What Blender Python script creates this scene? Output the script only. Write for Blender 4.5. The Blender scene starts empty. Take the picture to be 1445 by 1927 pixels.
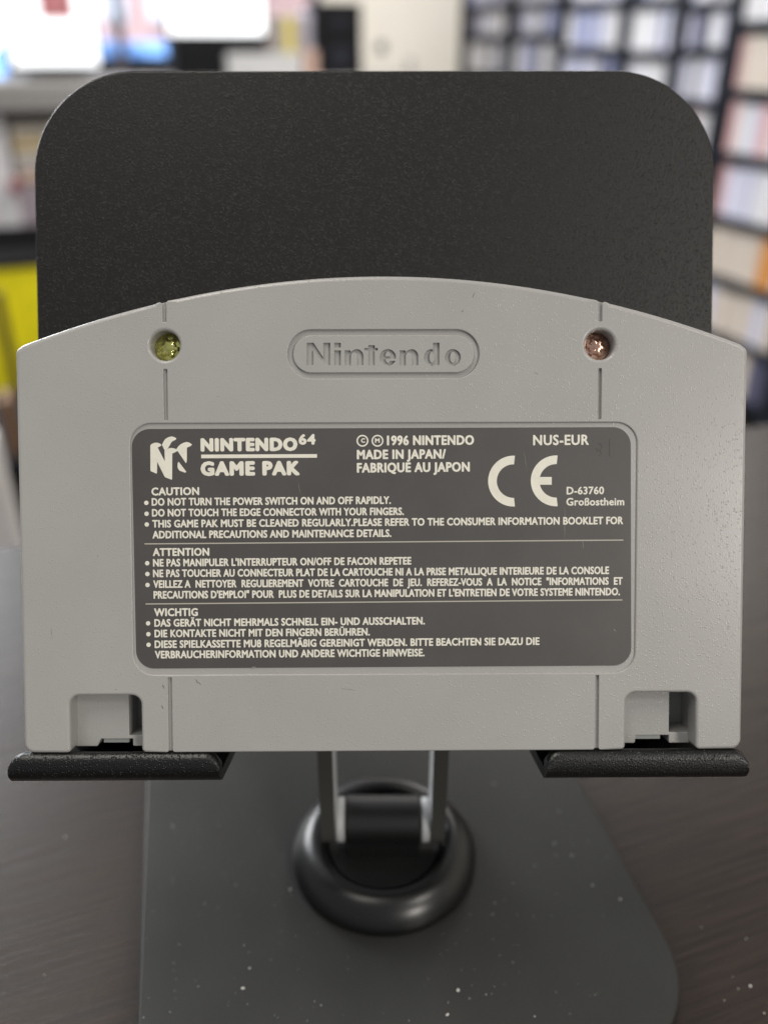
import bpy, bmesh, math, random
import numpy as np
from mathutils import Matrix, Vector
from mathutils.geometry import tessellate_polygon

random.seed(7)
rng = np.random.default_rng(7)
sc = bpy.context.scene
COL = sc.collection
R_ = math.radians
MM = 0.001

# ------------------------------------------------------------------ camera
H = 0.160                       # camera height over the table top
PITCH = math.atan(883 / 1600.)
cam = bpy.data.cameras.new('camera')
camo = bpy.data.objects.new('camera', cam)
COL.objects.link(camo)
camo.location = (0, 0, H)
camo.rotation_euler = (math.pi / 2 - PITCH, 0, 0)
cam.sensor_fit = 'HORIZONTAL'
cam.sensor_width = 36
cam.lens = 36 * 1600 / 1445.
cam.clip_start = 0.01
cam.clip_end = 60
cam.dof.use_dof = True
cam.dof.focus_distance = 0.137
cam.dof.aperture_fstop = 11.5
sc.camera = camo

# ------------------------------------------------------------------ world and light
w = bpy.data.worlds.new("World")
sc.world = w
w.use_nodes = True
bg = w.node_tree.nodes['Background']
bg.inputs[0].default_value = (0.93, 0.95, 1.0, 1)
bg.inputs[1].default_value = 0.35
sc.view_settings.view_transform = 'Standard'
sc.view_settings.look = 'None'
sc.view_settings.exposure = 0
sc.view_settings.gamma = 1


def lamp(name, loc, target, sx, sy, power, color):
    l = bpy.data.lights.new(name, 'AREA')
    l.shape = 'RECTANGLE'
    l.size = sx
    l.size_y = sy
    l.energy = power
    l.color = color
    o = bpy.data.objects.new(name, l)
    COL.objects.link(o)
    o.location = loc
    d = Vector(target) - Vector(loc)
    o.rotation_euler = d.to_track_quat('-Z', 'Y').to_euler()
    return o


CT = (0, .11, .09)
lamp('unseen_lamp', (1.38, -1.85, .95), CT, .42, .32, 21, (1.0, .94, .86))
lamp('unseen_lamp', (-0.5, .1, 1.75), CT, 1.3, .6, 19, (1.0, .95, .86))
lamp('unseen_lamp', (1.3, -.95, 1.75), CT, .45, .35, 11, (1.0, .94, .86))  # second key, added out of view to brighten the back plate's right side
lamp('unseen_lamp', (.25, 2.1, 1.75), (.35, 3.7, .1), 1.4, .5, 34, (1.0, .97, .93))  # added fill, turned away from the cartridge, lifting far cases and cream wall
lamp('unseen_lamp', (1.05, 2.75, 1.22), (.75, 2.2, -.3), 1.3, .8, 66, (1.0, .96, .92))  # added low by the shelving so the far table top picks up reflection
lamp('window_daylight', (-1.7, 1.9, .95), CT, 1.0, 1.1, 55, (.96, .98, 1.0))

# ------------------------------------------------------------------ frames
RW = np.array([[0.99995611, -0.00887873, -0.00299051],
               [0.00928576, 0.89683148, 0.44227488],
               [-0.00124486, -0.44228324, 0.89687457]])
OW = np.array([0.00002379, 0.10220134, 0.05909359])
HEAD = Matrix([[*RW[0], OW[0]], [*RW[1], OW[1]], [*RW[2], OW[2]], [0, 0, 0, 1]])
CF = np.array([0, math.cos(PITCH), -math.sin(PITCH)])
CU = np.array([0, math.sin(PITCH), math.cos(PITCH)])
CX = np.array([1., 0, 0])
CP = np.array([0, 0, H])


def face(x, y, off=0.0):
    """millimetres on the cartridge face for a point measured in the photograph"""
    d = 1600 * CF + (x - 722.5) * CX - (y - 963.5) * CU
    n = RW[:, 1]
    O2 = OW + n * off
    t = ((O2 - CP) @ n) / (d @ n)
    q = CP + t * d - O2
    return float(q @ RW[:, 0] * 1000), float(q @ RW[:, 2] * 1000)


YAW = R_(19.4)
ROOM = Matrix.Rotation(YAW, 4, 'Z')
RR = np.array([math.cos(YAW), math.sin(YAW), 0])
FR = np.array([-math.sin(YAW), math.cos(YAW), 0])


def room_pt(x, y, b):
    d = 1600 * CF + (x - 722.5) * CX - (y - 963.5) * CU
    t = b / (d @ FR)
    q = CP + t * d
    return float(q @ RR), float(q[2])


# ------------------------------------------------------------------ materials
def new_mat(name):
    m = bpy.data.materials.new(name)
    m.use_nodes = True
    nt = m.node_tree
    return m, nt, nt.nodes['Principled BSDF']


def mat(name, col, rough=.5, metal=0., noise=0., nscale=200., bump=0., bscale=2500., bdist=.00005,
        spec=.5, detail=2., rvar=0., coat=0., stretch=None, thresh=0., spark=0., sfrac=.6, fine=.3):
    m, nt, b = new_mat(name)
    b.inputs['Roughness'].default_value = rough
    b.inputs['Metallic'].default_value = metal
    b.inputs['Specular IOR Level'].default_value = spec
    b.inputs['Coat Weight'].default_value = coat
    b.inputs['Base Color'].default_value = (*col, 1)
    tc = nt.nodes.new('ShaderNodeTexCoord')
    src = tc.outputs['Object']
    if stretch:
        mp = nt.nodes.new('ShaderNodeMapping')
        mp.inputs['Scale'].default_value = stretch
        nt.links.new(src, mp.inputs[0])
        src = mp.outputs[0]
    if noise:
        n = nt.nodes.new('ShaderNodeTexNoise')
        n.inputs['Scale'].default_value = nscale
        n.inputs['Detail'].default_value = 5
        nt.links.new(src, n.inputs['Vector'])
        r = nt.nodes.new('ShaderNodeMapRange')
        r.inputs[1].default_value = .3
        r.inputs[2].default_value = .7
        r.inputs[3].default_value = 1 - noise
        r.inputs[4].default_value = 1 + noise
        nt.links.new(n.outputs[0], r.inputs[0])
        mx = nt.nodes.new('ShaderNodeVectorMath')
        mx.operation = 'SCALE'
        mx.inputs[0].default_value = col
        nt.links.new(r.outputs[0], mx.inputs['Scale'])
        nt.links.new(mx.outputs[0], b.inputs['Base Color'])
        if rvar:
            r2 = nt.nodes.new('ShaderNodeMapRange')
            r2.inputs[1].default_value = .3
            r2.inputs[2].default_value = .7
            r2.inputs[3].default_value = rough - rvar
            r2.inputs[4].default_value = rough + rvar
            nt.links.new(n.outputs[0], r2.inputs[0])
            nt.links.new(r2.outputs[0], b.inputs['Roughness'])
    if bump:
        n2 = nt.nodes.new('ShaderNodeTexNoise')
        n2.inputs['Scale'].default_value = bscale
        n2.inputs['Detail'].default_value = detail
        nt.links.new(src, n2.inputs['Vector'])
        bp = nt.nodes.new('ShaderNodeBump')
        bp.inputs['Strength'].default_value = bump
        bp.inputs['Distance'].default_value = bdist
        if spark:
            vo = nt.nodes.new('ShaderNodeTexVoronoi')
            vo.inputs['Scale'].default_value = spark
            nt.links.new(src, vo.inputs['Vector'])
            sx = nt.nodes.new('ShaderNodeSeparateColor')
            nt.links.new(vo.outputs['Color'], sx.inputs[0])
            mk = nt.nodes.new('ShaderNodeMapRange')
            mk.inputs[1].default_value = sfrac
            mk.inputs[2].default_value = 1.
            nt.links.new(sx.outputs[0], mk.inputs[0])
            dm = nt.nodes.new('ShaderNodeMapRange')
            dm.interpolation_type = 'SMOOTHSTEP'
            dm.inputs[1].default_value = .0
            dm.inputs[2].default_value = .55
            dm.inputs[3].default_value = 1.
            dm.inputs[4].default_value = 0.
            nt.links.new(vo.outputs['Distance'], dm.inputs[0])
            mu = nt.nodes.new('ShaderNodeMath')
            mu.operation = 'MULTIPLY'
            nt.links.new(mk.outputs[0], mu.inputs[0])
            nt.links.new(dm.outputs[0], mu.inputs[1])
            ad = nt.nodes.new('ShaderNodeMath')
            ad.operation = 'MULTIPLY_ADD'
            ad.inputs[1].default_value = fine
            nt.links.new(n2.outputs[0], ad.inputs[0])
            nt.links.new(mu.outputs[0], ad.inputs[2])
            nt.links.new(ad.outputs[0], bp.inputs['Height'])
        elif thresh:
            mr = nt.nodes.new('ShaderNodeMapRange')
            mr.interpolation_type = 'SMOOTHSTEP'
            mr.inputs[1].default_value = thresh
            mr.inputs[2].default_value = thresh + .22
            nt.links.new(n2.outputs[0], mr.inputs[0])
            nt.links.new(mr.outputs[0], bp.inputs['Height'])
        else:
            nt.links.new(n2.outputs[0], bp.inputs['Height'])
        nt.links.new(bp.outputs[0], b.inputs['Normal'])
    return m


def emit(name, col, s):
    m, nt, b = new_mat(name)
    b.inputs['Base Color'].default_value = (*col, 1)
    b.inputs['Emission Color'].default_value = (*col, 1)
    b.inputs['Emission Strength'].default_value = s
    return m


M_SHELL = mat('grey_cartridge_plastic', (.350, .344, .330), .30, noise=.035, nscale=60, bump=1., bscale=4000,
              bdist=.000036, detail=1.5, spark=2900, sfrac=.6, fine=.35)
M_SHELL_IN = mat('grey_inner_plastic', (.35, .344, .330), .30, noise=.03, nscale=60, bump=1., bscale=4000, bdist=.000045, spark=2900, sfrac=.72, fine=.22)
M_LABEL = mat('dark_label_film', (.069, .064, .061), .45, noise=.10, nscale=90, bump=.15, bscale=4000, bdist=.00004)
M_PRINT = mat('cream_print', (.74, .715, .62), .45, noise=.05, nscale=600)
M_RULE = mat('thin_cream_rule', (.42, .40, .34), .45)
M_CONTACT = mat('pale_edge_plastic', (.34, .36, .35), .35)
M_BRASS = mat('brass_screw_metal', (.62, .60, .20), .16, metal=1., noise=.4, nscale=900, bump=.6, bscale=700, bdist=.0002)
M_COPPER = mat('copper_screw_metal', (.72, .45, .34), .16, metal=1., noise=.3, nscale=900, bump=.6, bscale=700, bdist=.0002)
M_PLATE = mat('black_powder_coat', (.0085, .0078, .0068), .40, noise=.12, nscale=30, bump=1., bscale=3800, bdist=.00011, detail=1.5, spec=.34, spark=3200, sfrac=.35, fine=.4)
M_HOOK = mat('black_grained_rubber', (.005, .005, .005), .34, bump=1., bscale=3600, bdist=.00011, detail=1.5, spec=.45, spark=3000, sfrac=.4, fine=.5)
M_BASE = mat('black_base_coat', (.029, .0292, .028), .45, noise=.10, nscale=45, rvar=.03, bump=.6, bscale=4500, bdist=.00004, spec=.25)
M_RING = mat('black_gloss_plastic', (.005, .005, .005), .31, bump=.05, bscale=1500, bdist=.00003)
M_ARM = mat('dark_anodised_metal', (.070, .069, .063), .5, metal=.3)
M_BARE = mat('bare_milled_metal', (.52, .53, .53), .42, metal=.15)
M_EDGE = mat('worn_plate_edge', (.30, .29, .28), .35, metal=.5, noise=.5, nscale=400)
M_DUST = mat('pale_dust', (.62, .60, .56), .8)


def wood():
    m, nt, b = new_mat('dark_stained_wood')
    tc = nt.nodes.new('ShaderNodeTexCoord')
    mp = nt.nodes.new('ShaderNodeMapping')
    mp.inputs['Scale'].default_value = (7., 150., 7.)
    nt.links.new(tc.outputs['Object'], mp.inputs[0])
    n = nt.nodes.new('ShaderNodeTexNoise')
    n.inputs['Scale'].default_value = 5.
    n.inputs['Detail'].default_value = 8
    n.inputs['Roughness'].default_value = .65
    n.inputs['Distortion'].default_value = .4
    nt.links.new(mp.outputs[0], n.inputs['Vector'])
    cr = nt.nodes.new('ShaderNodeValToRGB')
    cr.color_ramp.elements[0].position = .32
    cr.color_ramp.elements[0].color = (.0115, .0075, .0058, 1)
    cr.color_ramp.elements[1].position = .72
    cr.color_ramp.elements[1].color = (.038, .0255, .0195, 1)
    nt.links.new(n.outputs[0], cr.inputs[0])
    nt.links.new(cr.outputs[0], b.inputs['Base Color'])
    b.inputs['Specular IOR Level'].default_value = .38
    r = nt.nodes.new('ShaderNodeMapRange')
    r.inputs[1].default_value = .3
    r.inputs[2].default_value = .7
    r.inputs[3].default_value = .42
    r.inputs[4].default_value = .30
    nt.links.new(n.outputs[0], r.inputs[0])
    nt.links.new(r.outputs[0], b.inputs['Roughness'])
    bp = nt.nodes.new('ShaderNodeBump')
    bp.inputs['Strength'].default_value = .5
    bp.inputs['Distance'].default_value = .0002
    nt.links.new(n.outputs[0], bp.inputs['Height'])
    nt.links.new(bp.outputs[0], b.inputs['Normal'])
    return m


M_WOOD = wood()


# ------------------------------------------------------------------ object helpers
def tag(o, label=None, cat=None, group=None, kind=None):
    if label: o['label'] = label
    if cat: o['category'] = cat
    if group: o['group'] = group
    if kind: o['kind'] = kind
    return o


def link(name, me, m=None, parent=None, world=None):
    if m is not None and not me.materials:
        me.materials.append(m)
    o = bpy.data.objects.new(name, me)
    COL.objects.link(o)
    if parent: o.parent = parent
    if world is not None: o.matrix_local = world
    return o


def mesh_np(name, V, Fs, smooth=True):
    me = bpy.data.meshes.new(name)
    me.from_pydata([tuple(v) for v in V], [], Fs)
    if smooth:
        me.polygons.foreach_set('use_smooth', [True] * len(me.polygons))
    me.update()
    if smooth: me.set_sharp_from_angle(angle=R_(38))
    return me


def empty(name, mtx):
    o = bpy.data.objects.new(name, None)
    o.empty_display_size = .02
    COL.objects.link(o)
    o.matrix_world = mtx
    return o


class MB:
    """collects geometry (in metres) into one mesh"""
    def __init__(s): s.V = []; s.F = []

    def add(s, V, Fs):
        n = len(s.V)
        s.V += [tuple(v) for v in V]
        s.F += [tuple(i + n for i in f) for f in Fs]

    def build(s, name, m, parent=None, world=None, smooth=True):
        return link(name, mesh_np(name, s.V, s.F, smooth), m, parent, world)


def area2(P):
    P = np.asarray(P); Q = np.roll(P, -1, 0)
    return float(np.sum(P[:, 0] * Q[:, 1] - Q[:, 0] * P[:, 1]))


def rounded(pts, n=6):
    """closed polygon of (x, y[, r]) with rounded corners -> list of points"""
    out = []
    N = len(pts)
    for i in range(N):
        p = np.array(pts[i][:2], float)
        r = pts[i][2] if len(pts[i]) > 2 else 0
        if r <= 0:
            out.append(tuple(p)); continue
        a = np.array(pts[i - 1][:2], float) - p
        b = np.array(pts[(i + 1) % N][:2], float) - p
        la, lb = np.linalg.norm(a), np.linalg.norm(b)
        a /= la; b /= lb
        c = np.clip(a @ b, -1, 1)
        ang = math.acos(c)
        t = min(r / math.tan(ang / 2), la * .49, lb * .49)
        r2 = t * math.tan(ang / 2)
        bis = (a + b) / np.linalg.norm(a + b)
        cen = p + bis * r2 / math.sin(ang / 2)
        p0 = p + a * t - cen; p1 = p + b * t - cen
        a0 = math.atan2(p0[1], p0[0]); a1 = math.atan2(p1[1], p1[0])
        d = (a1 - a0 + math.pi) % (2 * math.pi) - math.pi
        for k in range(n + 1):
            q = a0 + d * k / n
            out.append((cen[0] + r2 * math.cos(q), cen[1] + r2 * math.sin(q)))
    return out


def circle(x, y, r, n=48, ry=None, a0=0, a1=360, close=True):
    ry = ry or r
    k = n if close else n + 1
    return [(x + r * math.cos(R_(a0 + (a1 - a0) * i / n)), y + ry * math.sin(R_(a0 + (a1 - a0) * i / n))) for i in range(k)]


def inset(P, dist):
    """offset loop to its left by dist (array per vertex)"""
    P = np.asarray(P, float)
    d1 = P - np.roll(P, 1, 0); d2 = np.roll(P, -1, 0) - P
    d1 /= np.maximum(np.linalg.norm(d1, axis=1, keepdims=True), 1e-9)
    d2 /= np.maximum(np.linalg.norm(d2, axis=1, keepdims=True), 1e-9)
    n1 = np.stack([-d1[:, 1], d1[:, 0]], 1); n2 = np.stack([-d2[:, 1], d2[:, 0]], 1)
    n = n1 + n2
    ln = np.maximum(np.linalg.norm(n, axis=1, keepdims=True), 1e-6)
    n /= ln
    c = np.maximum((n * n1).sum(1), .45)
    return P + n * (np.asarray(dist) / c)[:, None]


def plate(mb, loops, z0, z1, bev, seg=4, sup=.02, back=True):
    """solid between depth z0 (front) and z1, rounded front edges. loops: first = outline, rest holes.
    bev: one radius per loop, or a function (x, y) -> radius. Local frame: x right, y depth, z up, mm."""
    caps = []
    base = len(mb.V)
    V = []; Fs = []
    backs = []
    for li, L in enumerate(loops):
        P = np.asarray(L, float)
        keep = np.linalg.norm(P - np.roll(P, 1, 0), axis=1) > 1e-4
        P = P[keep]
        a = area2(P)
        if (li == 0 and a < 0) or (li > 0 and a > 0):
            P = P[::-1]
        bv = bev[li] if isinstance(bev, (list, tuple)) else bev
        br = np.array([bv(x, y) for x, y in P]) if callable(bv) else np.full(len(P), float(bv))
        n = len(P)
        rings = []
        rings.append((P, np.full(n, z1)))
        rings.append((P, z0 + br + sup))
        for k in range(seg + 1):
            t = math.pi / 2 * k / seg
            rings.append((inset(P, br * (1 - math.cos(t))), z0 + br * (1 - math.sin(t))))
        rings.append((inset(P, br + sup), np.full(n, z0)))
        off = len(V)
        for (Q, Z) in rings:
            V += [(q[0] * MM, z * MM, q[1] * MM) for q, z in zip(Q, Z)]
        for r in range(len(rings) - 1):
            for i in range(n):
                j = (i + 1) % n
                Fs.append((off + r * n + i, off + r * n + j, off + (r + 1) * n + j, off + (r + 1) * n + i))
        caps.append([(off + (len(rings) - 1) * n + i, rings[-1][0][i]) for i in range(n)])
        backs.append([(off + i, P[i]) for i in range(n)])
    for grp, flip in ((caps, False), (backs, True)):
        if flip and not back: continue
        idx = [g[0] for L in grp for g in L]
        tris = tessellate_polygon([[Vector((g[1][0], g[1][1], 0)) for g in L] for L in grp])
        allp = [g[1] for L in grp for g in L]
        for t in tris:
            a, b, c = t
            ar = (allp[b][0] - allp[a][0]) * (allp[c][1] - allp[a][1]) - (allp[c][0] - allp[a][0]) * (allp[b][1] - allp[a][1])
            if abs(ar) < 1e-12: continue
            if (ar < 0) != flip: t = (a, c, b)
            Fs.append(tuple(idx[i] for i in t))
    mb.add(V, Fs)


def box(mb, x0, x1, y0, y1, z0, z1, b=0.0):
    """box in metres, with small chamfered vertical/horizontal edges when b > 0"""
    if b <= 0:
        V = [(x, y, z) for x in (x0, x1) for y in (y0, y1) for z in (z0, z1)]
        mb.add(V, [(0, 1, 3, 2), (4, 6, 7, 5), (0, 4, 5, 1), (2, 3, 7, 6), (0, 2, 6, 4), (1, 5, 7, 3)])
        return
    bm = bmesh.new()
    bmesh.ops.create_cube(bm, size=1)
    for v in bm.verts:
        v.co = ((x0 + x1) / 2 + v.co.x * (x1 - x0), (y0 + y1) / 2 + v.co.y * (y1 - y0), (z0 + z1) / 2 + v.co.z * (z1 - z0))
    bmesh.ops.bevel(bm, geom=bm.edges[:], offset=b, segments=2, affect='EDGES', profile=.5)
    bm.verts.index_update()
    mb.add([v.co[:] for v in bm.verts], [[v.index for v in f.verts] for f in bm.faces])
    bm.free()


def lathe(mb, prof, cx, cy, n=96):
    V = []; Fs = []
    for r, z in prof:
        V += [(cx + r * math.cos(2 * math.pi * i / n), cy + r * math.sin(2 * math.pi * i / n), z) for i in range(n)]
    for k in range(len(prof) - 1):
        for i in range(n):
            j = (i + 1) % n
            Fs.append((k * n + i, k * n + j, (k + 1) * n + j, (k + 1) * n + i))
    mb.add(V, Fs)


# ================================================================== ROOM (setting)
def rbox(name, m, a0, a1, b0, b1, z0, z1, parent=None, bev=0., **kw):
    """box in room axes; a = along the back wall, b = away from the camera"""
    ca, cb = (a0 + a1) / 2, (b0 + b1) / 2
    mb = MB()
    box(mb, a0 - ca, a1 - ca, b0 - cb, b1 - cb, 0, z1 - z0, bev)
    if parent is None:
        o = mb.build(name, m, None, ROOM @ Matrix.Translation((ca, cb, z0)), smooth=False)
    else:
        o = mb.build(name, m, parent, parent.matrix_world.inverted() @ ROOM @ Matrix.Translation((ca, cb, z0)), smooth=False)
    if kw: tag(o, **kw)
    return o


M_FLOOR = mat('dark_floor_covering', (.05, .045, .042), .5, noise=.3, nscale=8)
M_WALL = mat('cream_wall_paint', (.80, .76, .68), .7, noise=.03, nscale=4)
M_WHITE = mat('white_paint', (.70, .69, .71), .5, noise=.03, nscale=10)
M_LGREY = mat('light_grey_laminate', (.47, .45, .43), .5, noise=.05, nscale=20)
M_SHELFB = mat('black_shelf_wood', (.010, .012, .019), .6, noise=.2, nscale=30, spec=.25)
M_BLACK = mat('black_plastic', (.006, .006, .007), .7, noise=.15, nscale=60, spec=.15)
M_YELLOW = mat('yellow_plastic', (.88, .77, .010), .4, noise=.08, nscale=15)
M_BROWN = mat('brown_wood', (.17, .085, .035), .5, noise=.25, nscale=30)
M_PAPER = mat('beige_paper', (.60, .54, .45), .7, noise=.15, nscale=25)
M_BRICK = mat('pale_red_brick', (.50, .33, .31), .8, noise=.2, nscale=9)
M_CARBLUE = mat('blue_car_paint', (.20, .38, .75), .25, noise=.05, nscale=5)
M_PINK = mat('mauve_board', (.34, .29, .32), .6, noise=.1, nscale=15)
M_SCREEN = emit('lit_white_screen', (.95, .98, 1.0), 1.35)
M_SKY = emit('bright_overcast_sky', (.86, .92, 1.0), 1.5)
M_GLASS = mat('window_glass', (.9, .95, 1), .02)
M_GLASS.node_tree.nodes['Principled BSDF'].inputs['Transmission Weight'].default_value = 1.
M_GLASS.node_tree.nodes['Principled BSDF'].inputs['IOR'].default_value = 1.02

BW = 3.62      # back wall
rbox('floor', M_FLOOR, -3, 2.3, -2.5, 3.8, -.79, -.75, kind='structure')
wa0 = room_pt(-260, 60, BW)[0]
wa1 = room_pt(606, 60, BW)[0]
wz0 = room_pt(300, 146, BW)[1]
wz1 = 1.3
mb = MB()
box(mb, -3, wa0, BW, BW + .1, -.75, 1.9)
box(mb, wa0, wa1, BW, BW + .1, -.75, wz0)
box(mb, wa0, wa1, BW, BW + .1, wz1, 1.9)
box(mb, wa1, 1.9, BW, BW + .1, -.75, 1.9)
tag(mb.build('back_wall', M_WALL, None, ROOM, smooth=False), kind='structure')
rbox('side_wall', M_WALL, 1.9, 2.0, -1.5, BW - .002, -.75, 1.9, kind='structure')

# window in the back wall
win = empty('window', ROOM @ Matrix.Translation(((wa0 + wa1) / 2, BW, wz0)))
tag(win, 'wide bright window in the back wall with dark upright bars', 'window')
M_FRAME = mat('dark_window_frame', (.10, .075, .08), .5)
rbox('sill', M_LGREY, wa0 - .02, wa1 + .02, BW - .05, BW + .02, wz0 - .02, wz0 + .002, win)
for px in (-250, 8, 224, 600):
    a = room_pt(px, 60, BW)[0]
    rbox('mullion', M_FRAME, a - .017, a + .017, BW + .02, BW + .07, wz0 + .003, wz1, win)
rbox('pane', M_GLASS, wa0, wa1, BW + .075, BW + .079, wz0, wz1, win)

# outdoors behind the window
rbox('sky', M_SKY, -6, 4, 9, 9.05, -2, 5, kind='structure')
rbox('street', mat('pale_pavement', (.55, .53, .52), .8, noise=.1, nscale=3), -6, 4, 3.8, 9, -.95, -.90, kind='structure')
bld = empty('brick_house', ROOM @ Matrix.Translation((-1.0, 8.2, -.9)))
tag(bld, 'pale red brick house front seen out of focus through the window', 'house')
xa = room_pt(185, 60, 7.5)[0]; xb = room_pt(345, 60, 7.5)[0]
rbox('wall', M_BRICK, xa, xb + 1.0, 7.5, 8.8, -.9, 3.5, bld)
for px in (195, 285, 420):
    a, z = room_pt(px, 36, 7.5)
    f = rbox('window_frame', M_WHITE, a - .0, a + .17, 7.46, 7.52, z - .02, z + .5, bld)
    rbox('pane', mat('pale_pane', (.7, .74, .8), .2), a + .02, a + .15, 7.44, 7.458, z + .01, z + .47, bld)


def car(px, label, m):
    a, z = room_pt(px, 150, 6.0)
    z = -.9
    root = empty('parked_car', ROOM @ Matrix.Translation((a, 6.3, z)))
    tag(root, label, 'car')
    body = rounded([(-.9, .28, .05), (-.95, .62, .12), (-.55, .72, .1), (-.3, 1.06, .15), (.45, 1.08, .15), (.72, .75, .1), (.98, .66, .12), (.95, .28, .05)])
    s = MB()
    V = [(x, -.35, zz) for x, zz in body] + [(x, .35, zz) for x, zz in body]
    n = len(body)
    s.add(V, [(i, (i + 1) % n, n + (i + 1) % n, n + i) for i in range(n)] + [tuple(range(n - 1, -1, -1)), tuple(range(n, 2 * n))])
    s.build('body', m, root, smooth=False)
    for dx in (-.6, .62):
        q = MB(); V = []
        for yy in (-.37, -.25):
            V += [(dx + .26 * math.cos(2 * math.pi * i / 24), yy, .26 + .26 * math.sin(2 * math.pi * i / 24)) for i in range(24)]
        q.add(V, [(i, (i + 1) % 24, 24 + (i + 1) % 24, 24 + i) for i in range(24)] + [tuple(range(23, -1, -1)), tuple(range(24, 48))])
        q.build('wheel', M_BLACK, root)
    q = MB(); box(q, -.25, .5, -.36, -.352, .76, .99); q.build('side_window', M_BLACK, root, smooth=False)


car(110, 'blurred blue car outside below the large white screen', M_CARBLUE)
car(262, 'blurred blue and white car outside right of the dark window bar', M_CARBLUE)
lamp('daylight', tuple(ROOM @ Vector((-1.2, 4.2, 2.8))), tuple(ROOM @ Vector((-1.2, 7.0, 0))), 2.5, 1.0, 600, (.95, .97, 1.0))

# ------------------------------------------------ black wall shelving with cases
SA = 1.60
BAYS = [1.22, 1.60, 1.983, 2.201, 2.456, 2.829, 3.20, BW - .012]
ROWZ = {0: [.208, .062, -.084, -.236, -.385, -.53, -.675], 1: [.208, .062, -.084, -.236, -.385, -.53, -.675],
        2: [.254, .152, .030, -.12, -.27, -.42, -.57], 3: [.27, .142, .005, -.145, -.29, -.44, -.59],
        4: [.275, .150, .01, -.14, -.29, -.44, -.59], 5: [.29, .19, .055, -.1, -.25, -.40, -.55],
        6: [.29, .19, .06, -.1, -.25, -.40, -.55]}
shel = empty('wall_shelving', ROOM @ Matrix.Translation((SA, 2.4, -.75)))
tag(shel, 'black wall shelving packed with rows of pale disc cases', 'shelving')
for b in BAYS:
    rbox('upright', M_SHELFB, SA, SA + .17, b - .021, b + .021, -.745, 1.2, shel)
rbox('back_panel', M_SHELFB, SA + .172, SA + .180, BAYS[0], BAYS[-1], -.745, 1.2, shel)
for i in range(len(BAYS) - 1):
    for z in ROWZ[i] + [ROWZ[i][0] + .15, ROWZ[i][0] + .31]:
        rbox('shelf', M_SHELFB, SA + .002, SA + .168, BAYS[i] + .0215, BAYS[i + 1] - .0215, z - .018, z, shel)
cols = {
    'white': (M_WHITE, 'pale white case in the packed rows on the black wall shelving', 'white cases on the black wall shelving'),
    'lilac': (mat('pale_lilac_case', (.60, .60, .72), .4), 'pale lilac case in the packed rows on the black wall shelving', 'lilac cases on the black wall shelving'),
    'blue': (mat('dull_blue_case', (.30, .33, .55), .4), 'dull blue case in the packed rows on the black wall shelving', 'blue cases on the black wall shelving'),
    'pink': (mat('dusty_pink_case', (.62, .38, .38), .4), 'dusty pink case in the packed rows on the black wall shelving', 'pink cases on the black wall shelving'),
    'beige': (mat('beige_case', (.62, .54, .47), .4), 'beige case in the packed rows on the black wall shelving', 'beige cases on the black wall shelving'),
    'orange': (mat('orange_case', (.62, .26, .06), .4), 'orange case in the packed rows on the black wall shelving', 'orange cases on the black wall shelving'),
    'dark': (mat('dark_case', (.10, .10, .16), .4), 'dark case in the packed rows on the black wall shelving', 'dark cases on the black wall shelving'),
}
meshes = {}
for k, (m, _, _) in cols.items():
    q = MB(); box(q, 0, .13, -.5, .5, 0, 1, 0)
    me = mesh_np('case', q.V, q.F, False); me.materials.append(m); meshes[k] = me
count = 0
vis_rows = {0: 7, 1: 7, 2: 6, 3: 4, 4: 3, 5: 3, 6: 3}
for i in range(len(BAYS) - 1):
    if i == 0: continue
    zs = [ROWZ[i][0] + .15] + ROWZ[i]
    for r in range(vis_rows[i] + 1):
        z = zs[r]
        gap = (zs[r - 1] if r else z + .15) - z - .018
        b = BAYS[i] + .024
        if r >= 3 and i == 1: wts = ['pink', 'beige', 'lilac', 'white', 'beige', 'orange', 'dark']
        elif r >= 5: wts = ['beige', 'pink', 'lilac', 'dark']
        elif i >= 4: wts = ['white', 'lilac', 'blue', 'white', 'lilac', 'dark']
        else: wts = ['white', 'white', 'lilac', 'white', 'lilac', 'dark']
        plan = {(1, 0): ['white', 'blue', 'white'], (1, 1): ['white', 'beige', 'lilac'], (1, 2): ['beige', 'lilac', 'beige', 'pink'], (1, 3): ['lilac', 'white', 'white', 'pink'],
                (1, 4): ['lilac', 'pink', 'white'], (1, 5): ['beige', 'orange', 'beige'], (1, 6): ['beige', 'lilac', 'pink'], (1, 7): ['dark', 'beige'],
                (2, 5): ['lilac', 'white', 'lilac'], (2, 6): ['pink'], (2, 4): ['white', 'lilac', 'pink']}
        wts = plan.get((i, r), wts)
        key = random.choice(wts)
        while b < BAYS[i + 1] - .045:
            t = random.choice((.016, .022, .030))
            if random.random() < .6: key = random.choice(wts)
            if key == 'orange' and b > 1.735: key = 'beige'
            hh = gap * random.uniform(.84, .92)
            o = bpy.data.objects.new('disc_case', meshes[key])
            COL.objects.link(o)
            o.matrix_world = ROOM @ Matrix.Translation((SA + .012 + random.uniform(0, .006), b + t / 2, z + .0005)) @ Matrix.Diagonal((1, t - .0015, hh, 1))
            tag(o, cols[key][1], 'case', cols[key][2])
            b += t
            count += 1
print('cases', count)

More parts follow.
